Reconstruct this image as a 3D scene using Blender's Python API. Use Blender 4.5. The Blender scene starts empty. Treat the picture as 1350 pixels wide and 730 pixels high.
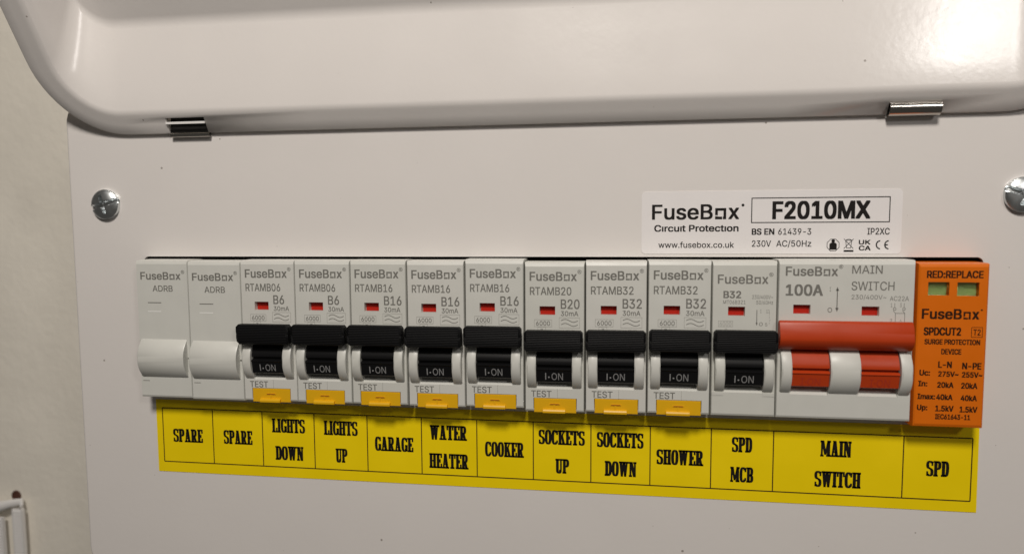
import bpy, bmesh, math, random
from mathutils import Vector, Matrix

random.seed(7)
S = 0.001                                   # everything below is written in millimetres
scene = bpy.context.scene
col = scene.collection

# ------------------------------------------------------------------ camera
cam_d = bpy.data.cameras.new("camera")
cam = bpy.data.objects.new("camera", cam_d)
col.objects.link(cam)
scene.camera = cam
YAW, PITCH, ROLL = -0.1422, -0.0795, -0.0062
fwd = Vector((math.sin(YAW) * math.cos(PITCH), math.cos(YAW) * math.cos(PITCH), math.sin(PITCH)))
rgt = Vector((math.cos(YAW), -math.sin(YAW), 0))
upv = rgt.cross(fwd)
r2 = rgt * math.cos(ROLL) + upv * math.sin(ROLL)
u2 = -rgt * math.sin(ROLL) + upv * math.cos(ROLL)
M = Matrix((r2, u2, -fwd)).transposed().to_4x4()
M.translation = Vector((151.11, -207.42, 34.09)) * S
cam.matrix_world = M
cam_d.sensor_width = 36.0
cam_d.lens = 902.78 / 1350 * 36
cam_d.clip_start = 0.005
cam_d.clip_end = 50
cam_d.dof.use_dof = True
cam_d.dof.focus_distance = 0.212
cam_d.dof.aperture_fstop = 12.5

# ------------------------------------------------------------------ world and lamps (indoor photograph)
world = bpy.data.worlds.new("World")
scene.world = world
world.use_nodes = True
bg = world.node_tree.nodes["Background"]
bg.inputs[0].default_value = (1.0, 0.93, 0.84, 1)
bg.inputs[1].default_value = 0.05


def area(name, loc, target, size, power, colour):
    d = bpy.data.lights.new(name, 'AREA')
    d.shape = 'DISK'
    d.size = size * S
    d.energy = power
    d.color = colour
    o = bpy.data.objects.new(name, d)
    col.objects.link(o)
    o.location = Vector(loc) * S
    o.rotation_euler = (Vector(target) * S - o.location).to_track_quat('-Z', 'Y').to_euler()
    return o


area("ceiling_lamp", (140, -480, 480), (126, 0, 0), 125, 2.95, (1.0, 0.935, 0.86))
area("side_lamp", (520, -560, 325), (150, 0, 20), 85, 0.46, (1.0, 0.95, 0.91))

scene.view_settings.view_transform = 'Standard'
scene.view_settings.look = 'None'
scene.view_settings.exposure = 0.20
scene.view_settings.gamma = 1.0
scene.cycles.use_denoising = True
scene.cycles.max_bounces = 8

# ------------------------------------------------------------------ materials
MATS = {}


def mat(name, colour, rough=0.5, metal=0.0, spec=0.5, bump=0.0, bump_scale=1500.0, mottle=0.0, mottle_scale=40.0,
        specks=False, coat=0.0, noise_detail=2.0):
    m = bpy.data.materials.new(name)
    m.use_nodes = True
    nt = m.node_tree
    b = nt.nodes["Principled BSDF"]
    b.inputs["Base Color"].default_value = (*colour, 1)
    b.inputs["Roughness"].default_value = rough
    b.inputs["Metallic"].default_value = metal
    b.inputs["Specular IOR Level"].default_value = spec
    b.inputs["Coat Weight"].default_value = coat
    b.inputs["Coat Roughness"].default_value = 0.12
    tc = nt.nodes.new("ShaderNodeTexCoord")
    last = None
    if mottle > 0:
        n = nt.nodes.new("ShaderNodeTexNoise")
        n.inputs["Scale"].default_value = mottle_scale
        n.inputs["Detail"].default_value = 5
        nt.links.new(tc.outputs["Object"], n.inputs["Vector"])
        mr = nt.nodes.new("ShaderNodeMapRange")
        mr.inputs["From Min"].default_value = 0.3
        mr.inputs["From Max"].default_value = 0.7
        mr.inputs["To Min"].default_value = 1 - mottle
        mr.inputs["To Max"].default_value = 1 + mottle
        nt.links.new(n.outputs["Fac"], mr.inputs["Value"])
        mx = nt.nodes.new("ShaderNodeMix")
        mx.data_type = 'RGBA'
        mx.blend_type = 'MULTIPLY'
        mx.inputs["Factor"].default_value = 1
        mx.inputs["A"].default_value = (*colour, 1)
        nt.links.new(mr.outputs["Result"], mx.inputs["B"])
        last = mx.outputs["Result"]
        mr2 = nt.nodes.new("ShaderNodeMapRange")
        mr2.inputs["From Min"].default_value = 0.3
        mr2.inputs["From Max"].default_value = 0.7
        mr2.inputs["To Min"].default_value = rough * 0.85
        mr2.inputs["To Max"].default_value = min(1, rough * 1.15)
        nt.links.new(n.outputs["Fac"], mr2.inputs["Value"])
        nt.links.new(mr2.outputs["Result"], b.inputs["Roughness"])
    if specks:
        # sparse grains of dust on the paint
        sx = nt.nodes.new("ShaderNodeSeparateXYZ")
        cx = nt.nodes.new("ShaderNodeCombineXYZ")
        nt.links.new(tc.outputs["Object"], sx.inputs[0])
        nt.links.new(sx.outputs["X"], cx.inputs["X"])
        nt.links.new(sx.outputs["Z"], cx.inputs["Y"])
        v = nt.nodes.new("ShaderNodeTexVoronoi")
        v.voronoi_dimensions = '2D'
        v.inputs["Scale"].default_value = 42
        v.inputs["Randomness"].default_value = 1
        nt.links.new(cx.outputs[0], v.inputs["Vector"])
        pw = nt.nodes.new("ShaderNodeMath")
        pw.operation = 'POWER'
        pw.inputs[1].default_value = 2.5
        sc = nt.nodes.new("ShaderNodeSeparateColor")
        nt.links.new(v.outputs["Color"], sc.inputs[0])
        nt.links.new(sc.outputs[0], pw.inputs[0])
        ml = nt.nodes.new("ShaderNodeMath")
        ml.operation = 'MULTIPLY'
        ml.inputs[1].default_value = 0.016
        nt.links.new(pw.outputs[0], ml.inputs[0])
        lt = nt.nodes.new("ShaderNodeMath")
        lt.operation = 'LESS_THAN'
        nt.links.new(v.outputs["Distance"], lt.inputs[0])
        nt.links.new(ml.outputs[0], lt.inputs[1])
        mx = nt.nodes.new("ShaderNodeMix")
        mx.data_type = 'RGBA'
        mx.inputs["A"].default_value = (*colour, 1)
        mx.inputs["B"].default_value = (0.36, 0.33, 0.30, 1)
        if last:
            nt.links.new(last, mx.inputs["A"])
        nt.links.new(lt.outputs[0], mx.inputs["Factor"])
        last = mx.outputs["Result"]
    if last:
        nt.links.new(last, b.inputs["Base Color"])
    if bump > 0:
        n = nt.nodes.new("ShaderNodeTexNoise")
        n.inputs["Scale"].default_value = bump_scale
        n.inputs["Detail"].default_value = noise_detail
        nt.links.new(tc.outputs["Object"], n.inputs["Vector"])
        bp = nt.nodes.new("ShaderNodeBump")
        bp.inputs["Strength"].default_value = 1.0
        bp.inputs["Distance"].default_value = bump * S
        nt.links.new(n.outputs["Fac"], bp.inputs["Height"])
        nt.links.new(bp.outputs["Normal"], b.inputs["Normal"])
    MATS[name] = m
    return m


PAINT = mat("white_powder_coat", (0.755, 0.72, 0.695), 0.20, bump=0.022, bump_scale=520, mottle=0.012, specks=True)
PLASTER = mat("painted_plaster", (0.88, 0.835, 0.745), 0.8, bump=0.30, bump_scale=220, mottle=0.03, mottle_scale=45,
              noise_detail=5)
GREY = mat("grey_plastic", (0.63, 0.63, 0.59), 0.42, bump=0.004, bump_scale=3000, mottle=0.02, mottle_scale=150)
GREYS = [GREY] + [mat("grey_plastic_batch", c, 0.42 + d, bump=0.004, bump_scale=3000, mottle=0.02, mottle_scale=150)
                  for c, d in (((0.615, 0.615, 0.57), .03), ((0.645, 0.64, 0.60), -.03))]
BLANKP = mat("blank_plastic", (0.64, 0.64, 0.60), 0.40, bump=0.004, bump_scale=3000, mottle=0.02, mottle_scale=150)
BLACK = mat("black_plastic", (0.0045, 0.0045, 0.005), 0.5, spec=0.16)
BLACKS = mat("black_smooth_plastic", (0.006, 0.006, 0.0065), 0.33, spec=0.3)
REDP = mat("red_plastic", (0.46, 0.046, 0.008), 0.38, spec=0.3, mottle=0.04, mottle_scale=120)
REDF = mat("red_flag", (0.46, 0.02, 0.010), 0.35, spec=0.3)
ORANGE = mat("orange_plastic", (0.72, 0.155, 0.004), 0.40, spec=0.3, bump=0.004, bump_scale=3000, mottle=0.03, mottle_scale=120)
YBTN = mat("amber_button", (0.78, 0.43, 0.008), 0.38, spec=0.35)
YBTN2 = mat("amber_button_mark", (0.40, 0.11, 0.01), 0.5)
YELLOW = mat("yellow_vinyl", (0.93, 0.69, 0.002), 0.42, spec=0.3, bump=0.12, bump_scale=70, mottle=0.03, mottle_scale=60)
INK = mat("black_ink", (0.010, 0.008, 0.007), 0.5, spec=0.25)
INKL = mat("line_ink", (0.05, 0.028, 0.008), 0.5, spec=0.25)
INKG = mat("grey_ink", (0.19, 0.185, 0.168), 0.55, spec=0.3)
INKGL = mat("pale_grey_ink", (0.36, 0.355, 0.325), 0.55, spec=0.3)
INKW = mat("white_ink", (0.26, 0.26, 0.26), 0.5)
WDASH = mat("white_dash_ink", (0.85, 0.85, 0.82), 0.5)
INKO = mat("brown_black_ink", (0.030, 0.010, 0.003), 0.5, spec=0.25)
PAPER = mat("white_label_film", (0.82, 0.79, 0.785), 0.38, mottle=0.01, mottle_scale=90)
STEEL = mat("spring_steel", (0.55, 0.52, 0.48), 0.20, metal=1.0, bump=0.004, bump_scale=1200)
DSTEEL = mat("dark_steel", (0.05, 0.048, 0.045), 0.35, metal=0.6)
ZINC = mat("zinc_plate", (0.70, 0.73, 0.74), 0.33, metal=1.0, bump=0.01, bump_scale=900, mottle=0.12, mottle_scale=300)
GREEN = mat("green_flag", (0.34, 0.48, 0.17), 0.35)
DARK = mat("slot_shade", (0.01, 0.009, 0.008), 0.7)  # near-black colour standing for the shade in the left hinge slot
NYLON = mat("white_nylon", (0.80, 0.785, 0.77), 0.4)
RUST = mat("brown_plug", (0.09, 0.035, 0.022), 0.7)
glass = bpy.data.materials.new("clear_lens")
glass.use_nodes = True
_b = glass.node_tree.nodes["Principled BSDF"]
_b.inputs["Base Color"].default_value = (0.95, 0.98, 0.95, 1)
_b.inputs["Roughness"].default_value = 0.05
_b.inputs["Transmission Weight"].default_value = 1.0
_b.inputs["IOR"].default_value = 1.2


# ------------------------------------------------------------------ mesh helpers
class MB:
    def __init__(self):
        self.v = []
        self.f = []

    def add(self, vs, fs):
        o = len(self.v)
        self.v += [tuple(q) for q in vs]
        self.f += [tuple(i + o for i in f) for f in fs]

    def box(self, x0, x1, y0, y1, z0, z1):
        self.add([(x0, y0, z0), (x1, y0, z0), (x1, y1, z0), (x0, y1, z0), (x0, y0, z1), (x1, y0, z1), (x1, y1, z1), (x0, y1, z1)],
                 [(0, 1, 5, 4), (1, 2, 6, 5), (2, 3, 7, 6), (3, 0, 4, 7), (4, 5, 6, 7), (3, 2, 1, 0)])

    def bevel_box(self, x0, x1, y0, y1, z0, z1, c):
        """box whose front (y0) rim is chamfered by c"""
        self.add([(x0 + c, y0, z0 + c), (x1 - c, y0, z0 + c), (x1 - c, y0, z1 - c), (x0 + c, y0, z1 - c),
                  (x0, y0 + c, z0), (x1, y0 + c, z0), (x1, y0 + c, z1), (x0, y0 + c, z1),
                  (x0, y1, z0), (x1, y1, z0), (x1, y1, z1), (x0, y1, z1)],
                 [(0, 1, 2, 3), (4, 5, 1, 0), (5, 6, 2, 1), (6, 7, 3, 2), (7, 4, 0, 3),
                  (8, 9, 5, 4), (9, 10, 6, 5), (10, 11, 7, 6), (11, 8, 4, 7), (11, 10, 9, 8)])

    def prism_x(self, prof, x0, x1, c=0.0):
        """closed (y,z) profile extruded along x; c shrinks the end caps for a soft end"""
        n = len(prof)
        cy = sum(q[0] for q in prof) / n
        cz = sum(q[1] for q in prof) / n
        rings = [(x0, c), (x0 + c, 0), (x1 - c, 0), (x1, c)] if c > 0 else [(x0, 0), (x1, 0)]
        vs = []
        for x, k in rings:
            for y, z in prof:
                d = math.hypot(y - cy, z - cz) or 1
                s = max(0.0, (d - k)) / d
                vs.append((x, cy + (y - cy) * s, cz + (z - cz) * s))
        fs = []
        for r in range(len(rings) - 1):
            for i in range(n):
                j = (i + 1) % n
                fs.append((r * n + i, r * n + j, (r + 1) * n + j, (r + 1) * n + i))
        fs.append(tuple(range(n - 1, -1, -1)))
        fs.append(tuple((len(rings) - 1) * n + i for i in range(n)))
        self.add(vs, fs)

    def rect(self, x0, x1, z0, z1, y):
        self.add([(x0, y, z0), (x1, y, z0), (x1, y, z1), (x0, y, z1)], [(0, 1, 2, 3)])

    def frame(self, x0, x1, z0, z1, t, y):
        self.rect(x0, x1, z0, z0 + t, y)
        self.rect(x0, x1, z1 - t, z1, y)
        self.rect(x0, x0 + t, z0 + t, z1 - t, y)
        self.rect(x1 - t, x1, z0 + t, z1 - t, y)

    def line(self, pts, w, y):
        for (a, b), (c, d) in zip(pts[:-1], pts[1:]):
            l = math.hypot(c - a, d - b) or 1
            nx, nz = -(d - b) / l * w / 2, (c - a) / l * w / 2
            self.add([(a - nx, y, b - nz), (c - nx, y, d - nz), (c + nx, y, d + nz), (a + nx, y, b + nz)], [(0, 1, 2, 3)])

    def ring(self, cx, cz, a, b, ai, bi, y, a0=0, a1=360, n=28, e=2.0):
        vs, fs = [], []
        for i in range(n + 1):
            t = math.radians(a0 + (a1 - a0) * i / n)
            c, s = math.cos(t), math.sin(t)
            pc = math.copysign(abs(c) ** (2 / e), c)
            ps = math.copysign(abs(s) ** (2 / e), s)
            vs += [(cx + a * pc, y, cz + b * ps), (cx + ai * pc, y, cz + bi * ps)]
        for i in range(n):
            fs.append((2 * i, 2 * i + 2, 2 * i + 3, 2 * i + 1))
        self.add(vs, fs)

    def disc(self, cx, cz, r, y, n=20):
        self.add([(cx + r * math.cos(2 * math.pi * i / n), y, cz + r * math.sin(2 * math.pi * i / n)) for i in range(n)], [tuple(range(n))])

    def build(self, name, material, parent=None, smooth=False, loc=(0, 0, 0), fix=True):
        me = bpy.data.meshes.new(name)
        me.from_pydata([Vector(q) * S for q in self.v], [], self.f)
        if fix:
            bm = bmesh.new()
            bm.from_mesh(me)
            bmesh.ops.recalc_face_normals(bm, faces=bm.faces)
            bm.to_mesh(me)
            bm.free()
        if smooth:
            for p in me.polygons:
                p.use_smooth = True
        me.materials.append(material)
        o = bpy.data.objects.new(name, me)
        col.objects.link(o)
        o.location = Vector(loc) * S
        if smooth == 'angle':
            with_angle(o)
        if parent:
            o.parent = parent
        return o


def with_angle(o, deg=35):
    bm = bmesh.new()
    bm.from_mesh(o.data)
    lim = math.radians(deg)
    for e in bm.edges:
        if len(e.link_faces) == 2 and e.calc_face_angle(0) > lim:
            e.smooth = False
    bm.to_mesh(o.data)
    bm.free()


def empty(name, loc, label=None, cat=None, group=None):
    o = bpy.data.objects.new(name, None)
    col.objects.link(o)
    o.location = Vector(loc) * S
    o.empty_display_size = 0.01
    tag(o, label, cat, group)
    return o


def tag(o, label=None, cat=None, group=None, kind=None):
    if label: o["label"] = label
    if cat: o["category"] = cat
    if group: o["group"] = group
    if kind: o["kind"] = kind
    return o


# ------------------------------------------------------------------ lettering
_cache = {}
try:                                        # the interface font that ships inside Blender; the built-in one otherwise
    import os
    FONT = bpy.data.fonts.load(os.path.join(bpy.utils.resource_path('LOCAL'), 'datafiles', 'fonts', 'Inter.woff2'))
except Exception:
    FONT = None


def fill(cu):
    """outlines -> triangles, contour by contour, so overlapping strokes of a glyph do not cancel out"""
    from mathutils.geometry import delaunay_2d_cdt, interpolate_bezier
    loops = []
    for sp in cu.splines:
        pts = []
        b = sp.bezier_points
        for i in range(len(b)):
            p, q = b[i], b[(i + 1) % len(b)]
            straight = (p.handle_right - p.co).cross(q.co - p.co).length < 1e-5 and (q.handle_left - q.co).cross(q.co - p.co).length < 1e-5
            seg = [p.co] if straight else interpolate_bezier(p.co, p.handle_right, q.handle_left, q.co, 6)[:-1]
            pts += [(k.x, k.y) for k in seg]
        ar = sum(pts[i][0] * pts[(i + 1) % len(pts)][1] - pts[(i + 1) % len(pts)][0] * pts[i][1] for i in range(len(pts))) / 2
        if len(pts) > 2 and abs(ar) > 1e-6:
            loops.append((ar, pts))
    if not loops:
        return [], []
    flat, edges = [], []
    for _, p in loops:
        o = len(flat)
        flat += [Vector(q) for q in p]
        edges += [(o + i, o + (i + 1) % len(p)) for i in range(len(p))]
    co, _, tris, *_r = delaunay_2d_cdt(flat, edges, [], 0, 1e-6)

    def winding(x, y):
        w = 0
        for _, p in loops:
            for i in range(len(p)):
                (a, b), (c, d) = p[i - 1], p[i]
                if (b <= y) != (d <= y):
                    if x < a + (y - b) / (d - b) * (c - a):
                        w += 1 if d > b else -1
        return w

    fs = []
    for t in tris:
        a, b, c = (co[i] for i in t)
        if winding((a.x + b.x + c.x) / 3, (a.y + b.y + c.y) / 3):
            fs.append(tuple(t) if (b - a).cross(c - a) > 0 else tuple(t)[::-1])
    return [(q.x, q.y) for q in co], fs


def glyphs(s, bold=0.0):
    if s not in _cache:
        c = bpy.data.curves.new("t", 'FONT')
        c.body = s
        c.size = 1
        c.resolution_u = 3
        if FONT:
            c.font = FONT
        c.fill_mode = 'FRONT'
        o = bpy.data.objects.new("t", c)
        col.objects.link(o)
        dg = bpy.context.evaluated_depsgraph_get()
        vs, fs = fill(o.evaluated_get(dg).to_curve(dg))
        o.evaluated_get(dg).to_curve_clear()
        bpy.data.objects.remove(o)
        bpy.data.curves.remove(c)
        _cache[s] = (vs, fs)
    return _cache[s]


CAP = max(q[1] for q in glyphs("H")[0])


def text(mb, s, x0, x1, zb, zt, y, bold=0.0, fit=False):
    """lettering whose ink spans x0..x1, baseline zb and capital height up to zt"""
    vs, fs = glyphs(s, bold)
    if not vs:
        return
    a, b = min(q[0] for q in vs), max(q[0] for q in vs)
    lo, hi = (min(q[1] for q in vs), max(q[1] for q in vs)) if fit else (0.0, CAP)
    kx, kz = (x1 - x0) / (b - a), (zt - zb) / (hi - lo)
    shifts = [(0, 0)] if bold < .006 else [(0, 0), (-1, -.6), (1, .6), (1, -.6), (-1, .6)]
    cx, cz = (x0 + x1) / 2, (zb + zt) / 2
    bx, bz = bold * min(kz, kx * 1.15) * .8, bold * kz * .8
    sx, sz = 1 - 2 * bx / (x1 - x0), 1 - 1.2 * bz / (zt - zb)
    for k, (dx, dz) in enumerate(shifts):
        if len(shifts) == 1:
            bx = bz = 0
            sx = sz = 1
        mb.add([(cx + (x0 + (q[0] - a) * kx - cx) * sx + dx * bx, y - .004 * k, cz + (zb + (q[1] - lo) * kz - cz) * sz + dz * bz) for q in vs], fs)


def wordmark(mb, x0, x1, zb, zt, y, bold=0.02, dot=None):
    w, h = x1 - x0, zt - zb
    text(mb, "FuseB", x0, x0 + .70 * w, zb, zt, y, bold)
    text(mb, "x", x0 + .876 * w, x1, zb, zt, y, bold)
    a, b, t = x0 + .727 * w, x0 + .853 * w, .031 * w      # the notched square that stands for the o
    xh = h * .74
    mid = (a + b) / 2
    mb.rect(a, b, zb + xh - t, zb + xh, y)
    mb.rect(a, a + t, zb + xh * .36, zb + xh - t, y)
    mb.rect(a, a + t, zb, zb + xh * .27, y)
    mb.rect(a + t, mid + .018 * w, zb, zb + t, y)
    mb.rect(mid + .026 * w, b - t, zb, zb + t, y)
    mb.rect(b - t, b, zb, zb + xh - t, y)
    if dot == 'R':
        r = .042 * w
        cx, cz = x1 + .055 * w, zt + .01 * h
        mb.ring(cx, cz, r, r, r * .8, r * .8, y, n=18)
        text(mb, "R", cx - r * .45, cx + r * .45, cz - r * .55, cz + r * .55, y, 0.02)
    elif dot == 'o':
        mb.disc(x1 + .04 * w, zt - .08 * h, .017 * w, y, 10)


# slab letters for the circuit names: drawn from stems, slabs and bowls, height 1
def slab(ch):
    m = MB()
    W, T, H = .50, .175, .125

    def R(x0, x1, z0, z1): m.rect(x0, x1, z0, z1, 0)

    def stem(x, z0=0, z1=1): R(x, x + T, z0, z1)

    def serif(x, z, e=.05): R(x - e, x + T + e, z, z + H)

    if ch == 'I':
        stem(.05); serif(.05, 0); serif(.05, 1 - H); return m, .275
    if ch == 'L':
        stem(.05); serif(.05, 1 - H); R(0, .47, 0, H); R(.39, .47, H, .34); return m, .47
    if ch in 'EF':
        stem(.05); R(0, .47, 1 - H, 1); R(.39, .47, .70, 1 - H); R(.05 + T, .33, .45, .55); R(.29, .345, .38, .62)
        R(0, .47, 0, H); R(.39, .47, H, .32); return m, .47
    if ch == 'T':
        stem(.18); serif(.18, 0, .07); R(0, .535, 1 - H, 1); R(0, .075, .68, 1 - H); R(.46, .535, .68, 1 - H); return m, .535
    if ch == 'H':
        for x in (.04, .355): stem(x); serif(x, 0, .04); serif(x, 1 - H, .04)
        R(.04 + T, .355, .45, .55); return m, .57
    if ch == 'A':
        m.add([(.06, 0, 0), (.145, 0, 0), (.27, 0, .98), (.19, 0, 1)], [(0, 1, 2, 3)])
        m.add([(.33, 0, 0), (.51, 0, 0), (.36, 0, 1), (.19, 0, 1)], [(0, 1, 2, 3)])
        R(.14, .38, .26, .35); R(0, .22, 0, H); R(.28, .57, 0, H); R(.15, .30, 1 - .06, 1); return m, .57
    if ch == 'N':
        R(.05, .14, 0, 1); R(.41, .50, 0, 1); R(0, .20, 0, H); R(0, .16, 1 - H, 1); R(.35, .55, 1 - H, 1)
        m.add([(.06, 0, 1), (.24, 0, 1), (.50, 0, 0), (.34, 0, 0)], [(0, 1, 2, 3)]); return m, .55
    if ch == 'M':
        R(.05, .13, 0, 1); R(.51, .51 + T, 0, 1); R(0, .20, 0, H); R(.46, .735, 0, H); R(0, .13, 1 - H, 1); R(.6, .735, 1 - H, 1)
        m.add([(.05, 0, 1), (.22, 0, 1), (.41, 0, .12), (.31, 0, .12)], [(0, 1, 2, 3)])
        m.add([(.33, 0, .12), (.41, 0, .12), (.60, 0, 1), (.53, 0, 1)], [(0, 1, 2, 3)]); return m, .735
    if ch == 'W':
        for dx in (0, .27):
            m.add([(.04 + dx, 0, 1), (.20 + dx, 0, 1), (.28 + dx, 0, 0), (.16 + dx, 0, 0)], [(0, 1, 2, 3)])
            m.add([(.18 + dx, 0, 0), (.27 + dx, 0, 0), (.40 + dx, 0, 1), (.32 + dx, 0, 1)], [(0, 1, 2, 3)])
        R(0, .24, 1 - H, 1); R(.27, .50, 1 - H, 1); R(.56, .76, 1 - H, 1); return m, .76
    if ch == 'U':
        R(.05, .05 + T, .25, 1); R(.40, .48, .25, 1); R(0, .275, 1 - H, 1); R(.33, .54, 1 - H, 1)
        m.ring(.265, .26, .215, .27, .05, .16, 0, 180, 360, 14, 2.6); return m, .54
    if ch == 'K':
        stem(.05); serif(.05, 0, .05); serif(.05, 1 - H, .05)
        m.add([(.22, 0, .38), (.22, 0, .52), (.42, 0, .92), (.50, 0, .92)], [(0, 3, 2, 1)])
        m.add([(.36, 0, .06), (.54, 0, .06), (.36, 0, .66), (.27, 0, .52)], [(0, 1, 2, 3)])
        R(.33, .56, 1 - H, 1); R(.33, .58, 0, H); return m, .58
    if ch in 'PRDB':
        stem(.05); serif(.05, 0); R(0, .25, 1 - H, 1)
        if ch == 'D':
            R(.2, .27, 0, H); R(.2, .27, 1 - H, 1)
            m.ring(.24, .5, .28, .5, .11, .395, 0, -90, 90, 16, 2.8); return m, .52
        R(.2, .28, 1 - H, 1); R(.2, .28, .43, .53)
        m.ring(.25, .715, .26, .285, .09, .185, 0, -90, 90, 14, 2.6)
        if ch == 'R':
            m.add([(.24, 0, .47), (.38, 0, .47), (.52, 0, .0), (.35, 0, .0)], [(0, 3, 2, 1)])
            R(.35, .57, 0, H); return m, .57
        if ch == 'B':
            R(.2, .28, 0, H)
            m.ring(.25, .265, .28, .265, .10, .16, 0, -90, 90, 14, 2.6); return m, .53
        return m, .51
    if ch == 'O':
        m.ring(.26, .5, .26, .5, .085, .40, 0, 0, 360, 32, 2.7); return m, .52
    if ch in 'CG':
        m.ring(.26, .5, .26, .5, .085, .40, 0, 38, 322, 26, 2.7); R(.42, .50, .68, .97)
        if ch == 'G':
            R(.33, .52, .40, .49); R(.345, .52, .03, .46)
        else:
            R(.42, .50, .12, .30)
        return m, .52
    if ch == 'S':
        m.ring(.245, .735, .245, .265, .09, .165, 0, 25, 262, 18, 2.5)
        m.ring(.245, .265, .245, .265, .09, .165, 0, 82, -155, 18, 2.5)
        m.add([(.12, 0, .62), (.20, 0, .48), (.37, 0, .38), (.32, 0, .53)], [(0, 1, 2, 3)])
        R(.39, .46, .68, .97); R(.03, .10, .03, .32); return m, .49
    raise KeyError(ch)


def slab_text(mb, s, x0, x1, zb, zt, y):
    w, parts = 0.0, []
    for ch in s:
        g, gw = slab(ch)
        parts.append((w, g))
        w += gw + .055
    w -= .055
    kx, kz = (x1 - x0) / w, zt - zb
    for ox, g in parts:
        for k, d in enumerate((-.034, .034)):
            mb.add([(x0 + (ox + q[0] + d) * kx, y - .004 * k, zb + q[2] * kz) for q in g.v], g.f)


# ------------------------------------------------------------------ setting: the plaster wall behind
mb = MB()
mb.box(-1100, 1300, 100, 130, -1000, 1100)
tag(mb.build("wall", PLASTER), kind="structure")

# ------------------------------------------------------------------ consumer unit
unit = empty("consumer_unit", (126, 50, -85),
             "white powder-coated metal consumer unit with its front lid raised", "fuse box")
UO = (126, 50, -85)


def upart(m, name, material, parent=None, smooth=False):
    o = m.build(name, material, None, smooth)
    o.parent = parent or unit
    off = Vector(UO) * S
    o.data.transform(Matrix.Translation(-off)) if parent is None else o.data.transform(Matrix.Translation(-off))
    return o


XL, XR, ZB, ZT = -28.2, 280.4, -86.0, 76.0
OX0, OX1, OZ0, OZ1 = -1.8, 254.3, -23.2, 23.6


def rrect(x0, x1, z0, z1, r, n=8):
    pts = []
    for cx, cz, a in ((x1 - r, z1 - r, 0), (x0 + r, z1 - r, 90), (x0 + r, z0 + r, 180), (x1 - r, z0 + r, 270)):
        for i in range(n + 1):
            t = math.radians(a + 90 * i / n)
            pts.append((cx + r * math.cos(t), cz + r * math.sin(t)))
    return pts


# steel back box
mb = MB()
mb.box(XL + 1.2, XL + 2.4, 9, 99.5, ZB + 1.2, ZT - 1.2)
mb.box(XR - 2.4, XR - 1.2, 9, 99.5, ZB + 1.2, ZT - 1.2)
mb.box(XL + 2.4, XR - 2.4, 9, 99.5, ZB + 1.2, ZB + 2.4)
mb.box(XL + 2.4, XR - 2.4, 9, 99.5, ZT - 2.4, ZT - 1.2)
mb.box(XL + 2.4, XR - 2.4, 98, 99.5, ZB + 2.4, ZT - 2.4)
upart(mb, "back_box", PAINT)
mb = MB()
mb.box(XL + 6, XR - 6, 52, 55, -17, 17)
upart(mb, "mounting_rail", DSTEEL)

# front cover with its slot
me = bpy.data.meshes.new("front_cover")
bm = bmesh.new()


def loop(pts, y):
    return [bm.verts.new(Vector((x, y, z)) * S) for x, z in pts]


def bridge(a, b):
    n = len(a)
    for i in range(n):
        bm.faces.new((a[i], a[(i + 1) % n], b[(i + 1) % n], b[i]))


c1 = loop(rrect(XL + 1.1, XR - 1.1, ZB + 1.1, ZT - 1.1, 7.4), 0)
h1 = loop(rrect(OX0, OX1, OZ0, OZ1, 1.6, 5), 0)
edges = []
for lp in (c1, h1):
    for i in range(len(lp)):
        edges.append(bm.edges.new((lp[i], lp[(i + 1) % len(lp)])))
bmesh.ops.triangle_fill(bm, use_beauty=True, use_dissolve=True, edges=edges)
prev = c1
for k in range(1, 5):
    t = math.radians(90 * k / 4)
    g = 1.1 * (1 - math.sin(t))
    cur = loop(rrect(XL + g, XR - g, ZB + g, ZT - g, 8.5 - g), 1.1 - 1.1 * math.cos(t))
    bridge(prev, cur)
    prev = cur
cur = loop(rrect(XL, XR, ZB, ZT, 8.5), 12)
bridge(prev, cur)
hb = loop(rrect(OX0, OX1, OZ0, OZ1, 1.6, 5), 1.2)
bridge(h1, hb)
bmesh.ops.recalc_face_normals(bm, faces=bm.faces)
for f in bm.faces:
    if abs(f.normal.y) > .999 and f.normal.y > 0:
        f.normal_flip()
bm.to_mesh(me)
bm.free()
me.materials.append(PAINT)
cover = bpy.data.objects.new("front_cover", me)
col.objects.link(cover)
me.transform(Matrix.Translation(-Vector(UO) * S))
cover.parent = unit

# lid: pressed tray with rolled rim, hinged along the cover and standing 60 degrees up
LU = Vector((0, -0.5, 0.8660254))
LB = Vector((0, 0.8660254, 0.5))
LH = Vector((0, -1.3, 63.06))
LEN = 150.0
HINGES = [(10.6, 24.0, 5.5), (227.0, 240.4, 3.7)]
prof = [(0.5, 1.3), (0.12, 1.0), (0.0, 0.6), (0.12, 0.2), (0.5, 0.0), (3.6, 0.0), (5.4, 0.0), (6.3, 0.0)]
TH, RR = math.radians(35.0), 3.6
for k in range(1, 7):
    a = TH * k / 6
    prof.append((6.3 + RR * math.sin(a), RR * (1 - math.cos(a))))
s0, t0 = prof[-1]
RR2 = 6.0
dt2, ds2 = RR2 * (1 - math.cos(TH)), RR2 * math.sin(TH)
tend = 16.5
L = (tend - dt2 - t0) / math.sin(TH)
for k in range(1, 5):
    prof.append((s0 + L * math.cos(TH) * k / 4, t0 + L * math.sin(TH) * k / 4))
s1, t1 = prof[-1]
for k in range(1, 7):
    a = TH * (1 - k / 6)
    prof.append((s1 + RR2 * (math.sin(TH) - math.sin(a)), t1 + RR2 * (math.cos(a) - math.cos(TH))))
send = prof[-1][0]
XCUT = [10.6, 24.0, 60, 95, 130, 165, 200, 227.0, 240.4]
rings = []
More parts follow.
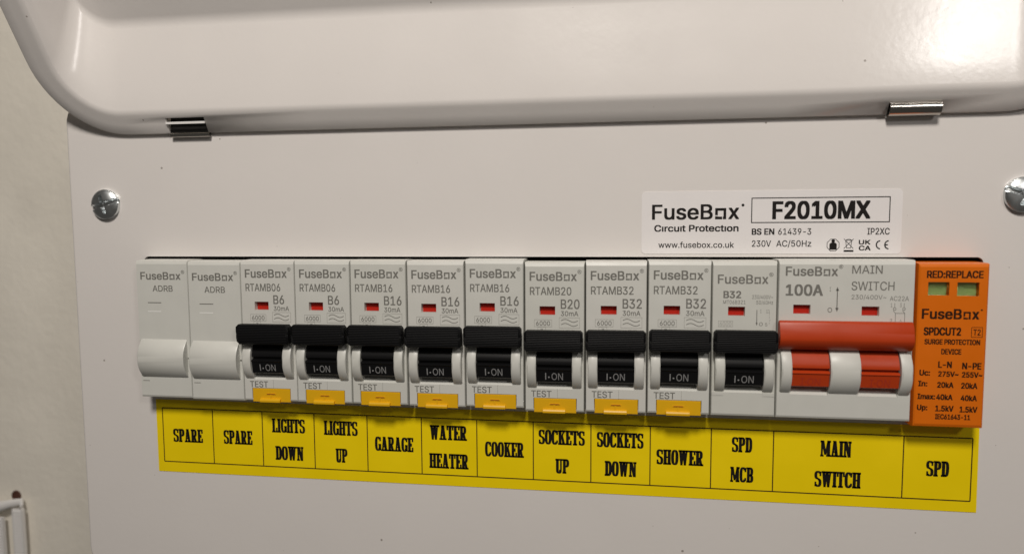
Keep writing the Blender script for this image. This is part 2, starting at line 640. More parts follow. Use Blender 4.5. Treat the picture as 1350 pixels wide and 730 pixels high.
for s, t in prof:
    ss = s if s < 9 else 9 + (s - 9) * .12
    r = 25 - s if s < 9 else 16 - 5 * (s - 9) / (send - 9)
    xl, xr, ub, ut = XL - .5 + ss, XR + .5 - ss, s, LEN - ss
    pts = []
    NC = 14
    for i in range(NC + 1):                                   # lower-left corner, from the side to the hinge edge
        a = math.radians(180 + 90 * i / NC)
        pts.append((xl + r + r * math.cos(a), ub + r + r * math.sin(a)))
    pts += [(x, ub) for x in XCUT]
    for cx, cu, a0 in ((xr - r, ub + r, 270), (xr - r, ut - r, 0), (xl + r, ut - r, 90)):
        for i in range(NC + 1):
            a = math.radians(a0 + 90 * i / NC)
            pts.append((cx + r * math.cos(a), cu + r * math.sin(a)))
    rings.append([LH + Vector((x, 0, 0)) + LU * u + LB * t for x, u in pts])
mb = MB()
n = len(rings[0])
for rg in rings:
    mb.v += [tuple(q) for q in rg]
for k in range(len(rings) - 1):
    for i in range(n):
        j = (i + 1) % n
        a, b = rings[k][i].x, rings[k][j].x
        if 15 <= i <= 15 + len(XCUT) and any(abs(min(a, b) - h0) < .1 and abs(max(a, b) - h1_) < .1 and prof[k + 1][0] <= hs for h0, h1_, hs in HINGES):
            continue
        mb.f.append((k * n + i, k * n + j, (k + 1) * n + j, (k + 1) * n + i))
mb.f.append(tuple((len(rings) - 1) * n + i for i in range(n)))
lid = mb.build("lid", PAINT, None, smooth=True, fix=True)
lid.data.transform(Matrix.Translation(-Vector(UO) * S))
lid.parent = unit
if lid.data.polygons[-1].normal.y > 0:
    lid.data.flip_normals()
sm = lid.modifiers.new("thickness", 'SOLIDIFY')
sm.thickness = 1.2 * S
sm.offset = -1
with_angle(lid, 50)


def roll_sheet(m, x0, x1, cy, cz, r, a0, a1, th=.45, n=16):
    """strip of sheet steel rolled about the hinge line; angles from straight up, turning towards the viewer"""
    pr = [(cy - q * math.sin(math.radians(a)), cz + q * math.cos(math.radians(a)))
          for q, rng in ((r, range(n + 1)), (r - th, range(n, -1, -1))) for a in [a0 + (a1 - a0) * i / n for i in rng]]
    N = len(pr)
    vs = [(x, y, z) for x in (x0, x1) for y, z in pr]
    fs = [(i, (i + 1) % N, N + (i + 1) % N, N + i) for i in range(N)]
    for i in range(n):
        fs += [(i, i + 1, N - 2 - i, N - 1 - i), (N + i, 2 * N - 1 - i, 2 * N - 2 - i, N + i + 1)]
    m.add(vs, fs)


# right hinge: bright knuckle filling its notch; left hinge: the knuckle has turned in, slot shade painted on a plate behind
m = MB()
roll_sheet(m, 227.1, 240.3, -1.9, 64.75, 2.15, -10, 215)
hg = upart(m, "hinge", STEEL, lid, smooth='angle')
m = MB()
m.box(227.4, 240.0, -1.0, -.05, 63.3, 66.6)  # dark plate added behind the notch to stand for its shade
upart(m, "slot_shade_plate", DSTEEL, lid)
m = MB()
roll_sheet(m, 10.9, 24.2, -1.15, 62.75, .8, 10, 250, .3)
upart(m, "hinge", STEEL, lid, smooth='angle')
m = MB()
m.box(10.7, 23.9, -1.0, -.05, 63.0, 69.5)  # near-black sheet put in for the shade inside the slot
upart(m, "slot_shade_plate", DARK, lid)
m = MB()
m.box(10.6, 24.0, -3.6, -3.2, 65.9, 66.6)  # pale strip standing for the lid's sheet edge across the slot
upart(m, "lid_edge_strip", NYLON, lid)


def screw(x, z, rot, r=4.9):
    m = MB()
    NA, NR = 72, 30
    rot = math.radians(rot)
    vs = [(x, 0, z)]
    fs = []

    def y_at(px, pz, rr):
        k = rr / r
        h = 2.6 * math.sqrt(max(0, 1 - (k * .93) ** 2)) ** .75 - .1
        a = px * math.cos(rot) + pz * math.sin(rot)
        b = -px * math.sin(rot) + pz * math.cos(rot)
        dep = 0
        dep = max(dep, 1.5 * min(1, max(0, (.78 - abs(b)) / .2)))
        if rr < 3.1:
            w = .85 * (1 - rr / 6)
            dep = max(dep, 1.6 * min(1, max(0, (w - abs(a)) / .22)))
        if rr < 1.1:
            dep = max(dep, 1.3)
        return -(max(.0, h - dep) + .02)

    vs[0] = (x, y_at(0, 0, 0), z)
    for k in range(1, NR + 1):
        rr = r * (k / NR) ** .85
        for i in range(NA):
            a = 2 * math.pi * i / NA
            px, pz = rr * math.cos(a), rr * math.sin(a)
            vs.append((x + px, y_at(px, pz, rr), z + pz))
    base = len(vs)
    for i in range(NA):
        a = 2 * math.pi * i / NA
        vs.append((x + r * math.cos(a), 0.3, z + r * math.sin(a)))
    for i in range(NA):
        j = (i + 1) % NA
        fs.append((0, 1 + i, 1 + j))
        for k in range(NR):
            p, q = 1 + k * NA, 1 + (k + 1) * NA
            fs.append((p + i, q + i, q + j, p + j))
    m.add(vs, fs)
    upart(m, "screw", ZINC, None, smooth='angle')


screw(-14.4, 40.8, 15)
screw(263.3, 40.8, -22)

# ------------------------------------------------------------------ devices
F = -7.0                                   # front plane of the devices


def body(m, x0, x1, z0, z1, y, holes=(), ct=1.25, cb=.8, cs=.25, back=48):
    """moulded housing: front plate with real openings, chamfered rim, sides running back to the rail"""
    ax0, ax1, az0, az1 = x0 + cs, x1 - cs, z0 + cb, z1 - ct
    xs = sorted({ax0, ax1, *[h[0] for h in holes], *[h[1] for h in holes]})
    zs = sorted({az0, az1, *[h[2] for h in holes], *[h[3] for h in holes]})
    idx, vs, fs = {}, [], []

    def vid(p):
        if p not in idx:
            idx[p] = len(vs)
            vs.append(p)
        return idx[p]

    for i in range(len(xs) - 1):
        for j in range(len(zs) - 1):
            cx, cz = (xs[i] + xs[i + 1]) / 2, (zs[j] + zs[j + 1]) / 2
            if any(h[0] < cx < h[1] and h[2] < cz < h[3] for h in holes):
                continue
            fs.append(tuple(vid(p) for p in ((xs[i], y, zs[j]), (xs[i + 1], y, zs[j]), (xs[i + 1], y, zs[j + 1]), (xs[i], y, zs[j + 1]))))
    m.add(vs, fs)
    for h in holes:
        d = h[4]
        m.add([(h[0], y, h[2]), (h[1], y, h[2]), (h[1], y, h[3]), (h[0], y, h[3]),
               (h[0], y + d, h[2]), (h[1], y + d, h[2]), (h[1], y + d, h[3]), (h[0], y + d, h[3])],
              [(0, 4, 5, 1), (1, 5, 6, 2), (2, 6, 7, 3), (3, 7, 4, 0), (4, 7, 6, 5)])
    # chamfer in two steps, then the sides
    R0 = [(ax0, y, az0), (ax1, y, az0), (ax1, y, az1), (ax0, y, az1)]
    R1 = [(x0 + cs * .3, y + .22, z0 + cb * .3), (x1 - cs * .3, y + .22, z0 + cb * .3), (x1 - cs * .3, y + .35, z1 - ct * .22), (x0 + cs * .3, y + .35, z1 - ct * .22)]
    R2 = [(x0, y + .9, z0), (x1, y + .9, z0), (x1, y + 1.5, z1), (x0, y + 1.5, z1)]
    R3 = [(x0, y + back, z0), (x1, y + back, z0), (x1, y + back, z1), (x0, y + back, z1)]
    o = R0 + R1 + R2 + R3
    f2 = []
    for r in range(3):
        for i in range(4):
            j = (i + 1) % 4
            f2.append((r * 4 + i, (r + 1) * 4 + i, (r + 1) * 4 + j, r * 4 + j))
    m.add(o, f2)


def bump(m, x0, x1, z0, z1, sag, y, c=.35, n=18):
    """segment of a drum standing out of the front plate"""
    h = (z1 - z0) / 2
    R = (h * h + sag * sag) / (2 * sag)
    zc = (z0 + z1) / 2
    half = math.asin(h / R)
    pr = []
    for i in range(n + 1):
        a = -half + 2 * half * i / n
        pr.append((y - (R * math.cos(a) - (R - sag)), zc + R * math.sin(a)))
    pr += [(y + .4, z1), (y + .4, z0)]
    m.prism_x(pr, x0, x1, c)


def ribbed_bar(z_hi, z_lo, y_front, y_back, ribs, depth=.16):
    pr = [(y_back, z_hi - .9), (y_back - .6, z_hi - .15), (y_front + .9, z_hi), (y_front + .25, z_hi - .12)]
    zt, zb = z_hi - .35, z_lo + .55
    N = ribs * 4
    for i in range(N + 1):
        k = i / N
        z = zt + (zb - zt) * k
        y = y_front + .55 * (2 * k - .75) ** 2 * .6
        if i % 4 in (2, 3):
            y += depth
        pr.append((y, z))
    pr += [(y_front + 1.0, z_lo + .1), (y_front + 1.7, z_lo), (y_back, z_lo + .2)]
    return pr


def toggle_barrel(hx, dz, z_top=-1.0):
    m = MB()
    pr = []
    zc, R = -8.8, 9.0
    for i in range(9):
        z = z_top + (-8.0 - z_top) * i / 8
        pr.append((-9.55 + (R - math.sqrt(R * R - (z - zc) ** 2)), z))
    pr = [q for q in pr if q[1] > -7.3]
    pr += [(-9.35, -7.35), (-8.3, -7.6), (-8.3, -8.1), (-9.45, -8.3), (-9.85, -8.62), (-9.8, -8.85), (-9.55, -9.05), (-8.9, -12.5), (-8.6, -12.75), (-4.6, -12.75), (-4.6, z_top)]
    m.prism_x([(y + .7, z + dz) for y, z in pr], -hx, hx)
    return m


def breaker(cx, dz, dy, model, rating, label, test=True, hw=8.88):
    root = empty("circuit_breaker", (cx, 0, 0), label, "circuit breaker", "circuit breakers in the row")
    root.location = Vector((cx, dy, dz)) * S
    root.rotation_euler = (random.uniform(-.004, .004), random.uniform(-.0025, .0025), 0)
    win = (-4.45, .2, 7.1, 9.75, 1.7)
    holes = [win, (-5.35, 5.35, -15.0, -1.0, 3.2)]
    if test:
        holes.append((-6.3, 6.6, -21.25, -17.75, 2.0))
    m = MB()
    body(m, -hw, hw, -21.95, 22.75, F, holes)
    cz0 = -14.75
    for a, b in ((-8.05, -5.35), (5.3, 8.0)):
        bump(m, a, b, cz0, -2.4, 2.75, F)
    # sloped sill under the toggle
    m.add([(-5.33, F - .02, -15.05), (5.33, F - .02, -15.05), (5.33, F + 2.2, -13.0), (-5.33, F + 2.2, -13.0),
           (-5.33, F + .3, -15.05), (5.33, F + .3, -15.05)], [(0, 1, 2, 3), (0, 4, 5, 1)])
    if not test:
        m.box(-8.6, -5.4, F - .12, F + .2, -15.9, -14.9)
        m.box(5.4, 8.5, F - .12, F + .2, -15.9, -14.9)
    m.build("body", GREYS[int(cx // 18 * 7) % 3], root, smooth='angle')
    # indicator behind the window
    m = MB()
    m.bevel_box(win[0] + .12, win[1] - .06, F + 1.45, F + 1.68, win[2] + .03, win[3] - .03, .05)
    m.build("indicator_flag", REDF, root)
    # toggle: barrel with the grip bar
    tg = toggle_barrel(5.2, 0).build("toggle", BLACKS, root, smooth='angle')
    tg.rotation_euler.x = random.uniform(-.012, .012)
    m = MB()
    hi, lo = (3.2, -3.3) if test else (3.45, -3.2)
    m.prism_x(ribbed_bar(hi, lo, -11.6, -8.0, 11, .07), -8.65, 8.45, .7)
    m.build("grip_bar", BLACK, tg)
    m = MB()
    sl = lambda z: -8.85 + (-9.05 - z) / 4.3 * .8

    def on_plate(s, x0, x1, zb, zt, bold=0.0):
        vs, fs = glyphs(s, bold)
        a, b = min(q[0] for q in vs), max(q[0] for q in vs)
        out = []
        for q in vs:
            z = zb + q[1] / CAP * (zt - zb)
            out.append((x0 + (q[0] - a) / (b - a) * (x1 - x0), sl(z) - .04, z))
        m.add(out, fs)

    m.add([(-2.65, sl(-11.85) - .04, -11.85), (-2.35, sl(-11.85) - .04, -11.85), (-2.35, sl(-9.75) - .04, -9.75), (-2.65, sl(-9.75) - .04, -9.75)], [(0, 1, 2, 3)])
    m.add([(-1.75, sl(-11.0) - .04, -11.25), (-1.35, sl(-11.0) - .04, -11.25), (-1.35, sl(-11.0) - .04, -10.85), (-1.75, sl(-11.0) - .04, -10.85)], [(0, 1, 2, 3)])
    on_plate("ON", -.75, 2.6, -11.85, -9.75)
    m.build("printed_text", INKW, tg, fix=False)
    P = F - .03
    m = MB()
    pale = MB()
    if test:
        wordmark(m, -7.37, 6.55, 17.3, 19.95, P, 0.022, 'R')
        wid = {"RTAMB06": 11.6, "RTAMB16": 11.9}.get(model, 12.3)
        text(m, model, -7.3, -7.3 + wid, 13.1, 15.45, P, .013)
        text(m, rating, 1.85, 1.85 + (3.6 if len(rating) == 2 else 5.55), 9.05, 11.85, P, .014)
        text(m, "30mA", 1.88, 7.0, 6.95, 8.4, P, .012)
        text(m, "6000", -5.5, -1.3, 4.0, 5.35, P, .010)
        pale.frame(-6.05, -.75, 3.6, 5.8, .1, P)
        pale.frame(1.35, 7.5, 3.3, 6.5, .1, P)
        pale.frame(-5.0, -2.6, 1.6, 3.6, .1, P)
        for zc in (5.55, 4.35):
            m.line([(1.95 + 4.9 * i / 16, zc + .42 * math.sin(2 * math.pi * i / 16)) for i in range(17)], .2, P)
        text(m, "3", -4.25, -3.4, 2.0, 3.05, P)
        text(m, "E3", 3.5, 6.1, 1.4, 2.75, P)
        text(m, "TEST", -7.0, -.9, -17.5, -15.55, P, .014)
        pale.line([(.9, -14.95), (.9, -17.7)], .1, P)
    else:
        wordmark(m, -7.4, 6.4, 16.3, 18.9, P, 0.018, 'R')
        text(m, "B32", -5.8, -.9, 12.2, 14.25, P, .03)
        text(m, "MT06B321", -5.85, .3, 10.55, 11.6, P)
        text(m, "230/400V~", 2.1, 7.75, 12.05, 13.1, P)
        text(m, "50/60Hz", 3.25, 7.8, 10.5, 11.5, P)
        text(pale, "6000", -6.7, -3.5, 4.2, 5.4, P)
        pale.frame(-7.1, -3.1, 3.95, 5.7, .1, P)
        text(pale, "3", -5.4, -4.6, 2.6, 3.5, P)
        m.line([(3.45, 4.6), (3.45, 8.9)], .22, P)
        m.add([(3.15, P, 5.2), (3.75, P, 5.2), (3.45, P, 4.5)], [(0, 2, 1)])
        text(m, "I", 4.4, 4.65, 8.0, 9.0, P)
        m.ring(4.6, 4.85, .5, .55, .35, .4, P, n=16)
        text(m, "11", 6.0, 6.95, 8.05, 9.0, P)
        text(m, "5", 5.75, 6.35, 4.3, 5.2, P)
        for a in range(4):
            pale.line([(6.85 + (.25 if a == 2 else 0), 7.8 - a * .8), (6.85, 7.3 - a * .8)], .13, P)
    m.build("printed_text", INKG, root, fix=False)
    pale.build("printed_outline", INKGL, root, fix=False)
    if test:
        m = MB()
        m.bevel_box(-6.15, 6.45, F - .05, F + 1.8, -22.2, -17.9, .12)
        m.prism_x([(F - .05, -20.95), (F - .75, -21.15), (F - .95, -21.5), (F - .95, -22.05), (F - .6, -22.25), (F + .3, -22.25)], -3.5, 3.3, .12)
        m.box(-.32, .22, F - .2, F + .1, -20.95, -19.75)
        m.box(-1.5, 1.6, F - .2, F + .1, -19.78, -19.35)
        tb = m.build("test_button", YBTN, root)
        m = MB()
        m.rect(-1.3, 1.4, -19.70, -19.45, F - .23)
        m.build("printed_mark", YBTN2, tb, fix=False)
    return root


def blank(cx, dz, dy, label):
    root = empty("blank_module", (cx, dy, dz), label, "blank module", "blank modules")
    m = MB()
    body(m, -8.99, 8.99, -21.95, 22.75, F, [(7.95, 8.5, -9.2, -8.6, 1.5)])
    bump(m, -8.1, 7.9, -15.15, -2.75, 2.75, F, .3, 24)
    m.build("body", BLANKP, root, smooth='angle')
    P = F - .03
    m = MB()
    wordmark(m, -7.4, 6.6, 16.5, 18.95, P, .022, 'R')
    text(m, "ADRB", -3.3, 3.7, 12.7, 14.65, P, .010)
    m.rect(-5.2, -.5, 8.95, 9.22, P)
    m.rect(-8.2, -5.9, -16.5, -16.3, P)
    m.build("printed_text", INKG, root, fix=False)
    m = MB()
    m.rect(-5.3, -.65, 6.1, 6.42, P)
    m.build("printed_mark", WDASH, root, fix=False)
    return root


blank(9.0, 0, .15, "plain white blank module at the left end of the row, above the first SPARE cell")
blank(27.0, -.25, .1, "plain white blank module beside the first black-toggled breaker, above the second SPARE cell")
RC = [("RTAMB06", "B6", "breaker rated B6 with black toggle, above the LIGHTS DOWN cell"),
      ("RTAMB06", "B6", "breaker rated B6 with black toggle, above the LIGHTS UP cell"),
      ("RTAMB16", "B16", "breaker rated B16 with black toggle, above the GARAGE cell"),
      ("RTAMB16", "B16", "breaker rated B16 with black toggle, above the WATER HEATER cell"),
      ("RTAMB16", "B16", "breaker rated B16 with black toggle, above the COOKER cell"),
      ("RTAMB20", "B20", "breaker rated B20 with black toggle, above the SOCKETS UP cell"),
      ("RTAMB32", "B32", "breaker rated B32 with yellow test button, above the SOCKETS DOWN cell"),
      ("RTAMB32", "B32", "breaker rated B32 with yellow test button, above the SHOWER cell")]
JIT = [(0, .1), (.0, .0), (.05, -.05), (-.05, .05), (.35, -.1), (-.45, .15), (-.1, .0), (.1, -.05)]
for i, (md, rt, lb) in enumerate(RC):
    breaker(45 + 18 * i, JIT[i][0], JIT[i][1], md, rt, lb, hw=8.98 if i < 2 else 8.85)
breaker(189, .05, .0, "", "B32", "breaker without a test button beside the red main switch, above the SPD MCB cell", test=False)

# main switch, two modules wide
ms = empty("main_switch", (216, -.1, .3), "double-width main switch with a wide red toggle bar", "switch")
m = MB()
wins = [(-13.8, -9.2, 7.65, 10.3, 1.5), (4.3, 8.9, 7.35, 10.0, 1.5)]
body(m, -17.9, 17.95, -22.2, 22.85, F, wins + [(-14.2, -3.95, -15.25, -1.0, 3.2), (3.95, 14.4, -15.25, -1.0, 3.2)])
for a, b in ((-17.0, -14.2), (-3.95, 3.95), (14.4, 17.3)):
    bump(m, a, b, -14.8, -2.4, 2.75, F)
for a, b in ((-14.15, -4.0), (4.0, 14.35)):
    m.add([(a, F - .02, -15.3), (b, F - .02, -15.3), (b, F + 2.2, -13.3), (a, F + 2.2, -13.3), (a, F + .3, -15.3), (b, F + .3, -15.3)], [(0, 1, 2, 3), (0, 4, 5, 1)])
m.build("body", GREY, ms, smooth='angle')
for w in wins:
    m = MB()
    m.bevel_box(w[0] + .03, w[1] - .03, F + 1.25, F + 1.48, w[2] + .03, w[3] - .03, .05)
    m.build("indicator_flag", REDF, ms)
m = MB()
pr = [(-7.4, 5.6), (-8.2, 6.0), (-8.8, 5.95), (-9.15, 5.6)]
for i in range(9):
    k = i / 8
    pr.append((-9.3 - 1.15 * math.sin(k * 1.5), 5.3 - 4.4 * k))
for i in range(1, 9):
    a = math.radians(90 * i / 8)
    pr.append((-8.3 - 2.15 * math.cos(a) ** 1.5, .9 - 3.0 * math.sin(a) ** 1.35))
pr += [(-7.4, -2.1)]
m.prism_x(pr, -17.85, 17.05, .12)
bar = m.build("toggle_bar", REDP, ms, smooth='angle')
for c in (-9.08, 9.18):
    m = toggle_barrel(5.0, -.0)
    m.v = [(x + c, y, z) for x, y, z in m.v]
    tg = m.build("toggle", REDP, ms, smooth='angle')
    m = MB()
    sl = lambda z: -8.85 + (-9.05 - z) / 4.3 * .8
    vs, fs = glyphs("I·ON", .0)
    a, b = min(q[0] for q in vs), max(q[0] for q in vs)
    m.add([(c - 2.6 + (q[0] - a) / (b - a) * 5.2, sl(-12.2 + q[1] / CAP * 2.1) - .04, -12.2 + q[1] / CAP * 2.1) for q in vs], fs)
    m.build("embossed_text", mat("dark_red_emboss", (0.40, 0.03, 0.012), .5) if "dark_red_emboss" not in MATS else MATS["dark_red_emboss"], tg, fix=False)
P = F - .03
m = MB()
wordmark(m, -16.05, -2.2, 18.4, 21.0, P, .022, 'R')
text(m, "100A", -15.95, -6.0, 12.85, 16.0, P, .03)
text(m, "I", -4.25, -3.95, 14.1, 15.3, P)
m.ring(-4.05, 8.9, .62, .7, .42, .5, P, n=20)
m.line([(-2.2, 9.2), (-2.2, 14.7)], .26, P)
m.add([(-2.65, P, 14.3), (-1.75, P, 14.3), (-2.2, P, 15.4)], [(0, 1, 2)])
m.add([(-2.65, P, 9.5), (-1.75, P, 9.5), (-2.2, P, 8.4)], [(0, 2, 1)])
text(m, "MAIN", 1.5, 9.4, 19.1, 21.35, P, .006)
text(m, "SWITCH", 1.45, 12.6, 14.5, 16.9, P, .006)
text(m, "230/400V~", 1.55, 10.6, 12.0, 13.2, P)
text(m, "AC22A", 11.5, 16.4, 11.65, 12.9, P)
for x, d in ((12.1, "1"), (14.5, "3")):
    text(m, d, x - .3, x + .1, 9.9, 11.0, P)
    m.line([(x + .75, 11.0), (x + .75, 9.9)], .13, P)
    m.ring(x + .75, 9.4, .42, .45, .28, .3, P, n=14)
    m.line([(x + .4, 8.9), (x + 1.0, 8.2), (x + 1.0, 5.0)], .13, P)
m.line([(13.1, 8.2), (15.5, 8.2)], .13, P)
text(m, "2", 11.7, 12.3, 5.6, 6.6, P)
text(m, "4", 14.2, 14.8, 5.5, 6.5, P)
m.build("printed_text", INKG, ms, fix=False)

# surge protector
sp = empty("surge_protector", (243.45, -.35, -.2), "orange surge protection device with two green windows at the right end of the row", "surge protector")
m = MB()
wins = [(-6.35, -1.0, 13.75, 17.4, 1.9), (1.0, 6.5, 13.65, 17.35, 1.9)]
body(m, -8.95, 9.1, -22.9, 22.55, F, wins, ct=1.0, cb=1.0, cs=.55)
m.build("body", ORANGE, sp, smooth='angle')
for w in wins:
    m = MB()
    m.box(w[0] + .05, w[1] - .05, F + 1.5, F + 1.88, w[2] + .05, w[3] - .05)
    fl = m.build("status_flag", GREEN, sp)
    m = MB()
    m.bevel_box(w[0] + .02, w[1] - .02, F + .25, F + .6, w[2] + .02, w[3] - .02, .15)
    m.build("lens", glass, fl)
P = F - .03
m = MB()
text(m, "RED:REPLACE", -6.8, 7.4, 18.5, 20.5, P, .035)
wordmark(m, -7.7, 6.8, 7.3, 10.1, P, .03, 'o')
text(m, "SPDCUT2", -7.05, 2.45, 2.8, 5.0, P, .042)
m.frame(5.0, 7.85, 2.35, 5.2, .14, P)
text(m, "T2", 5.5, 7.35, 2.95, 4.6, P, .02)
text(m, "SURGE PROTECTION", -6.75, 7.35, .3, 1.75, P, .038)
text(m, "DEVICE", -2.35, 2.75, -2.4, -.9, P, .038)
for s, a, b, z0, z1 in [('L-N', -2.99, .5, -6.15, -4.35), ('N-PE', 3.1, 7.94, -6.41, -4.6), ('Uc:', -7.7, -4.95, -8.4, -6.8), ('275V~', -2.89, 2.31, -8.6, -7.1),
                        ('255V~', 3.14, 8.3, -8.7, -7.15), ('In:', -7.9, -5.53, -11.4, -9.85), ('20kA', -3.02, 1.17, -11.7, -10.1), ('20kA', 3.08, 7.18, -11.8, -10.15),
                        ('Imax:', -7.96, -3.41, -15.0, -13.45), ('40kA', -3.14, 1.06, -15.1, -13.5), ('40kA', 3.1, 7.2, -15.2, -13.6), ('Up:', -7.97, -5.27, -18.1, -16.55),
                        ('1.5kV', -3.27, 1.44, -18.3, -16.65), ('1.5kV', 2.92, 7.46, -18.4, -16.75), ('IEC61643-11', -3.24, 5.73, -20.5, -19.05)]:
    text(m, s, a, b, z0, z1, P, .038)
m.build("printed_text", INKO, sp, fix=False)

# ------------------------------------------------------------------ yellow strip of circuit names
st = empty("circuit_label_strip", (127.7, 0, -49.3), "long yellow label strip naming each circuit below the row of breakers", "label")
ST = Vector((127.7, 0, -49.3))


def spart(m, name, material, fix=True):
    m.v = [tuple(Vector(q) - ST) for q in m.v]
    return m.build(name, material, st, fix=fix)


m = MB()
m.v += [(0.0, -.16, -49.1), (255.5, -.16, -49.6), (255.3, -.16, -24.6), (0.05, -.16, -24.4),
        (0.0, .0, -49.1), (255.5, .0, -49.6), (255.3, .0, -24.6), (0.05, .0, -24.4)]
m.f += [(0, 1, 2, 3), (0, 4, 5, 1), (1, 5, 6, 2), (2, 6, 7, 3), (3, 7, 4, 0)]
spart(m, "strip", YELLOW)
m = MB()
zt = lambda x: -27.25 - (x - 2.3) / 251.5 * .7
zb = lambda x: -45.6 - (x - 2.3) / 251.5 * .75
cuts = [2.3, 20.4, 38.0, 56.0, 74.0, 92.0, 109.95, 127.8, 145.65, 163.55, 181.5, 199.4, 235.4, 253.7]
m.line([(2.3, zt(2.3)), (253.7, zt(253.7))], .34, -.2)
m.line([(2.3, zb(2.3)), (253.7, zb(253.7))], .34, -.2)
for x in cuts:
    m.line([(x, zt(x)), (x, zb(x))], .32, -.19)
spart(m, "printed_grid", INKL, False)
m = MB()
for s, a, b, z0, z1 in [('SPARE', 5.98, 16.49, -38.77, -34.24), ('SPARE', 24.21, 34.21, -38.73, -34.05), ('LIGHTS', 41.48, 52.74, -34.19, -29.53), ('DOWN', 42.4, 51.93, -43.38, -38.7),
                        ('LIGHTS', 59.42, 70.68, -34.34, -29.6), ('UP', 63.23, 67.02, -43.35, -38.71), ('GARAGE', 76.6, 89.14, -38.89, -34.2), ('WATER', 94.85, 106.67, -34.5, -29.75),
                        ('HEATER', 94.54, 107.06, -43.75, -38.9), ('COOKER', 112.62, 124.76, -39.2, -34.4), ('SOCKETS', 129.57, 143.69, -34.57, -29.95), ('UP', 134.81, 138.85, -43.64, -39.0),
                        ('SOCKETS', 147.54, 161.46, -34.76, -30.0), ('DOWN', 149.98, 159.38, -43.73, -39.0), ('SHOWER', 165.54, 179.21, -39.39, -34.7), ('SPD', 187.57, 193.26, -34.65, -30.05),
                        ('MCB', 187.29, 193.77, -43.83, -39.15), ('MAIN', 212.71, 221.12, -34.94, -30.1), ('SWITCH', 211.27, 223.94, -44.12, -39.3), ('SPD', 241.76, 247.7, -39.5, -34.9)]:
    slab_text(m, s, a, b, z0, z1, -.2)
spart(m, "printed_text", INK, False)

# ------------------------------------------------------------------ white rating label
lb = empty("rating_label", (196.4, 0, 24.4), "white rectangular rating label with black print above the main switch", "label")
LT = Vector((196.4, 0, 24.4))


def lpart(m, name, material, fix=True):
    m.v = [tuple(Vector(q) - LT) for q in m.v]
    return m.build(name, material, lb, fix=fix)


m = MB()
pts = rrect(160.4, 232.6, 24.5, 42.8, 1.2, 4)
n = len(pts)
m.add([(x, -.14, z) for x, z in pts] + [(x, 0, z) for x, z in pts],
      [tuple(range(n))] + [(i, (i + 1) % n, n + (i + 1) % n, n + i) for i in range(n)])
lpart(m, "film", PAPER)
P = -.17
m = MB()
wordmark(m, 163.4, 188.3, 34.6, 39.0, P, .022, 'o')
text(m, "Cırcuıt Protectıon", 164.1, 188.2, 31.05, 33.0, P, .03)
text(m, "www.fusebox.co.uk", 165.35, 187.0, 26.3, 28.0, P, .010)
m.frame(191.65, 229.4, 33.45, 40.75, .26, P)
text(m, "F2010MX", 197.5, 224.2, 34.5, 39.65, P, .035)
text(m, "BS EN", 191.9, 198.2, 30.05, 31.85, P, .03)
text(m, "61439-3", 199.25, 208.35, 30.05, 31.85, P, .008)
text(m, "IP2XC", 223.5, 229.45, 30.0, 31.85, P, .012)
text(m, "230V", 192.0, 197.35, 26.6, 28.4, P, .008)
text(m, "AC/50Hz", 198.8, 208.45, 26.6, 28.4, P, .008)
# skilled person symbol in an octagon
m.ring(214.4, 27.05, 1.85, 1.9, 1.68, 1.73, P, 22.5, 382.5, 8)
m.disc(214.4, 28.2, .5, P)
m.rect(213.4, 215.4, 25.7, 27.2, P)
m.ring(214.4, 27.2, 1.0, .6, .0, .0, P, 0, 180, 12)
# crossed-out bin
m.line([(217.3, 28.8), (219.9, 26.0)], .16, P)
m.line([(219.9, 28.8), (217.3, 26.0)], .16, P)
m.line([(217.75, 28.4), (218.05, 26.2), (219.15, 26.2), (219.45, 28.4), (217.75, 28.4)], .16, P)
m.ring(218.6, 28.4, .75, .35, .6, .2, P, 0, 180, 10)
m.rect(217.3, 219.95, 25.1, 25.6, P)
text(m, "UK", 221.3, 224.45, 27.2, 28.5, P, .035)
text(m, "CA", 221.35, 224.55, 25.5, 26.85, P, .035)
m.ring(227.05, 27.1, 1.2, 1.3, .85, .95, P, 90, 270, 16)
m.ring(229.3, 27.1, 1.2, 1.3, .85, .95, P, 90, 270, 16)
m.rect(228.2, 229.1, 26.93, 27.27, P)
lpart(m, "printed_text", INK, False)

# ------------------------------------------------------------------ cable tie on the wall, lower left
ct = empty("cable_tie", (-160, 100, -150), "ribbed white cable tie looped on the wall at the lower left", "cable tie")


def cpart(m, name, smooth=False):
    m.v = [tuple(Vector(q) - Vector((-160, 100, -150))) for q in m.v]
    return m.build(name, NYLON, ct, smooth=smooth)


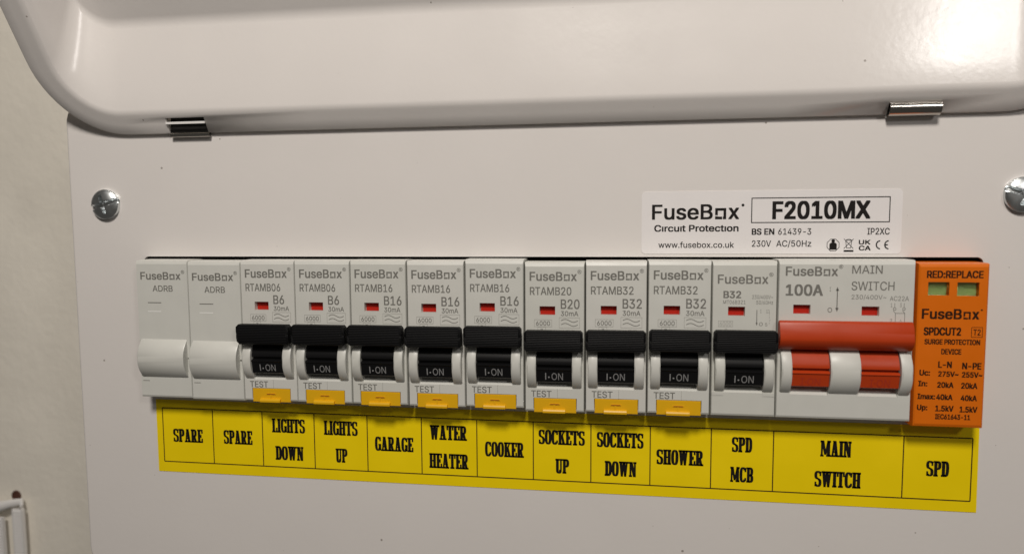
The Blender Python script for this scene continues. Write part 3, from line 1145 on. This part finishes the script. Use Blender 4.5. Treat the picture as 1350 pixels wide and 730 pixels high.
def strap(x0, x1, ztop, zbot, y):
    m = MB()
    m.box(x0, x0 + .9, y, y + 1.6, zbot, ztop)
    m.box(x1 - .9, x1, y, y + 1.6, zbot, ztop)
    m.box(x0 + .9, x1 - .9, y + .6, y + 1.5, zbot, ztop)
    z = ztop - .4
    while z > zbot:
        m.add([(x0 + .9, y + .6, z), (x1 - .9, y + .6, z), (x1 - .9, y - .2, z - 1.2), (x0 + .9, y - .2, z - 1.2)], [(0, 1, 2, 3)])
        m.add([(x0 + .9, y - .2, z - 1.2), (x1 - .9, y - .2, z - 1.2), (x1 - .9, y + .6, z - 1.4), (x0 + .9, y + .6, z - 1.4)], [(0, 1, 2, 3)])
        z -= 1.6
    return m


cpart(strap(-153.2, -147.0, -111.3, -150, 94.5), "strap")
cpart(strap(-168.0, -159.3, -116.5, -150, 95.0), "strap")
m = MB()                                    # smooth neck bent over between the straps
pr = []
NP = 14
path = [(-148.0, -110.6, 95.5), (-149.6, -108.2, 97.0), (-153.0, -108.6, 95.8), (-157, -109.6, 95.0), (-161, -110.6, 94.6), (-168, -111.4, 95.0)]
rad = [1.6, 1.9, 2.3, 2.7, 3.2, 3.3]
for (x, z, y), r in zip(path, rad):
    for i in range(NP):
        a = 2 * math.pi * i / NP
        pr.append((x + .35 * r * math.cos(a), y + r * .7 * math.sin(a), z + r * math.cos(a)))
fs = []
for k in range(len(path) - 1):
    for i in range(NP):
        j = (i + 1) % NP
        fs.append((k * NP + i, k * NP + j, (k + 1) * NP + j, (k + 1) * NP + i))
fs += [tuple(range(NP)), tuple((len(path) - 1) * NP + i for i in range(NP))]
m.add(pr, fs)
cpart(m, "neck", smooth='angle')

m = MB()
N = 20
for r0, y0, r1, y1 in ((2.8, 99.95, 2.6, 99.5), (2.6, 99.5, 2.0, 99.4), (2.0, 99.4, 1.9, 99.9)):
    m.add([(-155.0 + r0 * math.cos(2 * math.pi * i / N), y0, -106.3 + r0 * math.sin(2 * math.pi * i / N)) for i in range(N)] +
          [(-155.0 + r1 * math.cos(2 * math.pi * i / N), y1, -106.3 + r1 * math.sin(2 * math.pi * i / N)) for i in range(N)],
          [(i, (i + 1) % N, N + (i + 1) % N, N + i) for i in range(N)])
m.add([(-155.0 + 1.9 * math.cos(2 * math.pi * i / N), 99.9, -106.3 + 1.9 * math.sin(2 * math.pi * i / N)) for i in range(N)], [tuple(range(N))])
tag(m.build("wall_plug", RUST), "small dark brown plug in the wall just above the cable tie", "wall plug")
